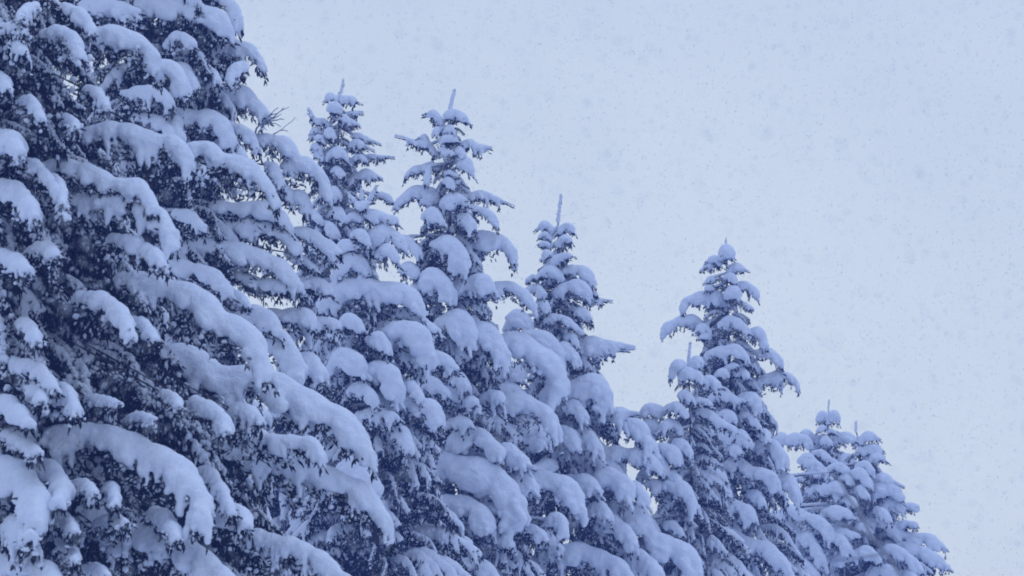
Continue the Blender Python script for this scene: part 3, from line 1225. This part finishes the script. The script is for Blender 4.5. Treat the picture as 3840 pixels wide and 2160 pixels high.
D6 = 31.6
P6 = [
    ([f6(340, 1500, 36), f6(440, 990, 33.2), f6(560, 850, D6), f6(700, 730, D6), f6(830, 590, D6), f6(920, 470, D6), f6(1040, 390, D6)], .016, .004),
    ([f6(830, 590, D6), f6(940, 570, D6), f6(1010, 545, D6)], .007, .003),
    ([f6(700, 730, D6), f6(760, 640, D6), f6(880, 520, D6)], .008, .004),
    ([f6(640, 760, D6), f6(860, 690, D6), f6(1000, 560, D6), f6(1120, 470, D6), f6(1220, 425, D6), f6(1330, 370, D6)], .009, .003),
    ([f6(860, 700, D6), f6(1000, 640, D6), f6(1130, 560, D6)], .006, .003),
    ([f6(600, 820, D6), f6(780, 760, D6), f6(960, 740, D6), f6(1100, 690, D6), f6(1200, 715, D6)], .009, .004),
    ([f6(640, 850, D6), f6(800, 820, D6), f6(960, 820, D6), f6(1060, 880, D6), f6(1120, 910, D6)], .007, .003),
    ([f6(560, 1350, 36), f6(900, 1120, 33.2), f6(1070, 1020, D6), f6(1200, 920, D6), f6(1340, 800, D6), f6(1420, 760, D6), f6(1500, 650, D6)], .010, .003),
    ([f6(1070, 1010, D6), f6(1200, 1000, D6), f6(1310, 1040, D6)], .006, .003),
        ([f6(590, 900, D6), f6(640, 920, D6), f6(720, 1000, D6)], .006, .003),
    ([f6(1130, 460, D6), f6(1160, 410, D6), f6(1190, 380, D6)], .005, .003),
]
twig_thing('bare_branch', 'thin leafless twigs fanning into the sky beside the tall left spruce',
           f6(300, 1500, D6), P6, D6, .004)


def fe(x, y, d=8.5):
    nx_, ny_ = native('e', x, y)
    return at(nx_, ny_, d)


PN = [
    ([fe(1130, 1640), fe(1010, 1430), fe(900, 1270), fe(830, 1185), fe(760, 1080), fe(700, 960), fe(620, 850), fe(560, 740), fe(530, 680), fe(470, 630)], .0075, .003),
    ([fe(830, 1185), fe(700, 1100), fe(600, 1055), fe(480, 1000), fe(380, 930), fe(300, 880)], .0045, .002),
    ([fe(700, 960), fe(690, 880), fe(640, 700), fe(600, 620)], .003, .0015),
    ([fe(900, 1270), fe(760, 1290), fe(600, 1320), fe(480, 1325)], .0035, .002),
    ([fe(830, 1185), fe(860, 1100), fe(960, 1140), fe(1050, 1220)], .003, .0015),
    ([fe(620, 850), fe(540, 800), fe(440, 780)], .003, .0015),
]
twig_thing('bare_branch', 'out of focus leafless branch close to the camera in front of the lowest right spruce',
           fe(1130, 1640), PN, 8.5, .001)

# ------------------------------------------------------------------ snowy ground out to the horizon
gx = np.concatenate([-np.geomspace(900, 60, 12), np.linspace(-50, 50, 60), np.geomspace(60, 900, 12)])
gy = np.concatenate([[-300, -100, -40], np.linspace(-20, 90, 66), np.geomspace(100, 1500, 14)])
X, Y = np.meshgrid(gx, gy, indexing='ij')
Z = -.12 + .10 * np.sin(X * .31 + 1) * np.sin(Y * .23) + .05 * np.sin(X * .9 + Y * .7)
V = np.stack([X, Y, Z], -1).reshape(-1, 3)
nx_, ny_ = X.shape
ii, jj = np.meshgrid(np.arange(nx_ - 1), np.arange(ny_ - 1), indexing='ij')
a = (ii * ny_ + jj).ravel()
Q = np.stack([a, a + ny_, a + ny_ + 1, a + 1], 1)
gr = link('ground', mesh_np('ground', V, Q, M_SNOW))
gr['kind'] = 'structure'

# ------------------------------------------------------------------ falling snow: one drifting mass of flakes
g = np.random.default_rng(99)
NF, NN = 56000, 10000
dist = (g.uniform(0, 1, NF) * (72 ** 2 - 9 ** 2) + 9 ** 2) ** .5
dist = np.concatenate([dist, g.uniform(3.4, 15, NN)])
NF += NN
xx = g.uniform(-.24, .24, NF) * dist
el = g.uniform(.02, .34, NF)
P = np.stack([xx, dist, 1.7 + el * dist], 1)
sz = g.uniform(.0035, .0075, NF) * np.clip(dist / 30, .47, 1.05)
D = g.normal(0, 1, (NF, 3))
T4 = (np.array([(1, 1, 1), (1, -1, -1), (-1, 1, -1), (-1, -1, 1)], float) * .75, np.array([(0, 1, 2), (0, 2, 3), (0, 3, 1), (1, 3, 2)]))
fl = stamp(T4, P, D, sz * g.uniform(.7, 1.8, NF), sz, g)
fo = link('falling_snow', mesh_np('falling_snow', fl[0], fl[1], M_FLAKE))
fo['kind'] = 'stuff'
fo['label'] = 'small white flakes of falling snow drifting between the camera and the trees'
fo['category'] = 'falling snow'

# ------------------------------------------------------------------ haze
hv = np.array([(x, y, z) for x in (-60, 60) for y in (-30, 100) for z in (-1.5, 36)], float)
hf = np.array([(0, 1, 3, 2), (4, 6, 7, 5), (0, 4, 5, 1), (2, 3, 7, 6), (0, 2, 6, 4), (1, 5, 7, 3)])
hm = bpy.data.materials.new('snow_haze')
hm.use_nodes = True
hm.node_tree.nodes.clear()
ho = hm.node_tree.nodes.new('ShaderNodeOutputMaterial')
pv = hm.node_tree.nodes.new('ShaderNodeVolumePrincipled')
pv.inputs['Color'].default_value = (.24, .37, 1.0, 1)
pv.inputs['Density'].default_value = .0028
pv.inputs['Anisotropy'].default_value = .2
hm.node_tree.links.new(pv.outputs[0], ho.inputs['Volume'])
hz = link('haze', mesh_np('haze', hv, hf, hm, False))
hz['kind'] = 'stuff'
hz['label'] = 'thin bluish snow haze filling the air between the trees'
hz['category'] = 'haze'

tri = {}
for m in bpy.data.meshes:
    q = m.name.split('.')[0]
    tri[q] = tri.get(q, 0) + len(m.polygons)
print('faces', sum(tri.values()), tri, 'objects', len(bpy.data.objects))
